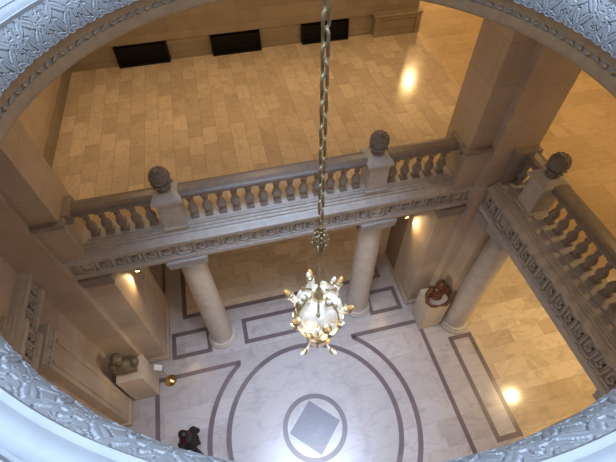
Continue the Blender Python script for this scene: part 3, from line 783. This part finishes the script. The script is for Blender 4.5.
# ---------------------------------------------------------------- sign stand
t = thing('sign_stand', 'brass floor stand with domed foot and small white card, beside the left pedestal', 'sign stand', (-3.56, 2.07, 0))
kid(MB().lathe([(.165, 0), (.17, .015), (.16, .03), (.13, .06), (.08, .085), (.03, .10), (.018, .12)], (-3.56, 2.07, 0), 32), 'base', 'brass', t, smooth=True)
kid(MB().lathe([(.013, .11), (.013, 1.0), (.022, 1.01), (.022, 1.03), (.008, 1.05)], (-3.56, 2.07, 0), 12), 'pole', 'brass', t, smooth=True)
q = Matrix.Translation((-3.58, 2.05, 1.09)) @ Matrix.Rotation(R(-20), 4, 'Z') @ Matrix.Rotation(R(35), 4, 'X')
m = MB().box(-.12, .12, -.085, .085, -.008, .004); m.v = [tuple(q @ Vector(v)) for v in m.v]; kid(m, 'card_holder', 'wire', t)
m = MB().box(-.11, .11, -.075, .075, .004, .008); m.v = [tuple(q @ Vector(v)) for v in m.v]; kid(m, 'card', 'card', t)

# ---------------------------------------------------------------- person in black
tp = thing('person', 'person in black with black hair walking at the edge of the floor circle', 'person', (-2.91, .17, 0))
def person():
    m = MB(); ox, oy = -2.91, .17
    F = Vector((-.75, .66, 0)).normalized(); Sd = Vector((0, 0, 1)).cross(F)
    def P(a, b, z): return Vector((ox, oy, 0)) + Sd * a + F * b + Vector((0, 0, z))
    q = Matrix((Sd, F, Vector((0, 0, 1)))).transposed().to_4x4()
    # body (skin): neck, head, hands
    b = MB(); head_parts(b, P(0, .05, 1.60), 1.0, F * .9 + Vector((0, 0, -.15)))
    b.tube([P(0, .0, 1.36), P(0, .03, 1.54)], [.065, .052], 12)
    b.ball(P(0, 0, 1.15), (.15, .09, .26), 10, mat=q); b.ball(P(0, 0, .93), (.15, .10, .12), 10, mat=q)
    for s_, st in ((-1, .16), (1, -.14)):
        b.tube([P(s_ * .09, 0, .92), P(s_ * .1, st * .6, .50), P(s_ * .1, st - .05, .10)], [.085, .058, .04], 12)
        b.tube([P(s_ * .1, st - .07, .06), P(s_ * .1, st + .12, .04)], [.042, .035], 10)
        hand = P(s_ * .26, .14 * -s_ + .04, .80)
        b.tube([P(s_ * .17, 0, 1.36), P(s_ * .24, -.03, 1.08), hand + Vector((0, 0, .06))], [.05, .042, .028], 12)
        b.ball(hand, (.026, .042, .048), 8, mat=q)
        for f_ in range(4):
            o_ = F * (.030 - .02 * f_); ln = (.062, .072, .068, .052)[f_]
            b.tube([hand + o_ + Vector((0, 0, -.03)), hand + o_ + Sd * (-s_ * .006) + Vector((0, 0, -.03 - ln * .55)), hand + o_ + Sd * (-s_ * .022) + Vector((0, 0, -.03 - ln))], [.0095, .009, .0075], 8)
        b.tube([hand + F * .03 + Vector((0, 0, .01)), hand + F * .055 - Sd * s_ * .01 + Vector((0, 0, -.02)), hand + F * .058 - Sd * s_ * .015 + Vector((0, 0, -.045))], [.011, .010, .008], 8)
    ob = kid(b, 'body', 'skin', tp, smooth=True); remesh(ob, .007, 1)
    # coat
    c = MB()
    c.ball(P(0, -.005, 1.33), (.205, .115, .12), 12, mat=q); c.ball(P(0, 0, 1.15), (.185, .125, .26), 12, mat=q); c.ball(P(0, 0, .88), (.20, .15, .26), 12, mat=q)
    c.tube([P(0, .0, 1.38), P(0, .02, 1.48)], [.10, .075], 12)
    for s_ in (-1, 1):
        hand = P(s_ * .26, .14 * -s_ + .04, .80)
        c.tube([P(s_ * .17, 0, 1.38), P(s_ * .245, -.03, 1.08), hand + Vector((0, 0, .05))], [.075, .062, .045], 12)
    oc = kid(c, 'coat', 'black', tp, smooth=True); remesh(oc, .012, 2)
    tr_ = MB()
    for s_, st in ((-1, .16), (1, -.14)): tr_.tube([P(s_ * .09, 0, .90), P(s_ * .1, st * .6, .50), P(s_ * .1, st - .05, .07)], [.105, .08, .06], 14)
    kid(tr_, 'trousers', 'jeans', tp, smooth=True)
    for s_, st in ((-1, .16), (1, -.14)):
        sh = MB(); sh.ball(P(s_ * .1, st + .02, .045), (.05, .14, .045), 8, mat=q); kid(sh, 'shoe', 'leather', tp, smooth=True)
    h = MB(); h.ball(P(0, .01, 1.655), (.096, .112, .088), 12, mat=q); h.ball(P(0, -.055, 1.59), (.09, .07, .10), 12, mat=q); h.ball(P(0, -.09, 1.49), (.075, .045, .10), 10, mat=q)
    oh = kid(h, 'hair', 'hair', tp, smooth=True); remesh(oh, .01, 2)
    s2 = MB(); pts = [P(.11 * math.cos(2 * PI * i / 14), .01 + .095 * math.sin(2 * PI * i / 14), 1.445) for i in range(14)]
    s2.tube(pts, .032, 8, closed=True); kid(s2, 'scarf', 'redcloth', tp, smooth=True)
    bg_ = MB(); bc = P(.30, -.02, .98); bg_.ball(bc, (.075, .15, .13), 8, mat=q); ob2 = kid(bg_, 'shoulder_bag', 'leather', tp, smooth=True)
    kid(MB().tube([bc + Vector((0, 0, .1)), P(.20, .1, 1.3), P(.02, .11, 1.40), P(-.12, .02, 1.43), P(.05, -.13, 1.3), bc + Vector((0, 0, .09))], .012, 6), 'bag_strap', 'leather', tp, smooth=True)
person()
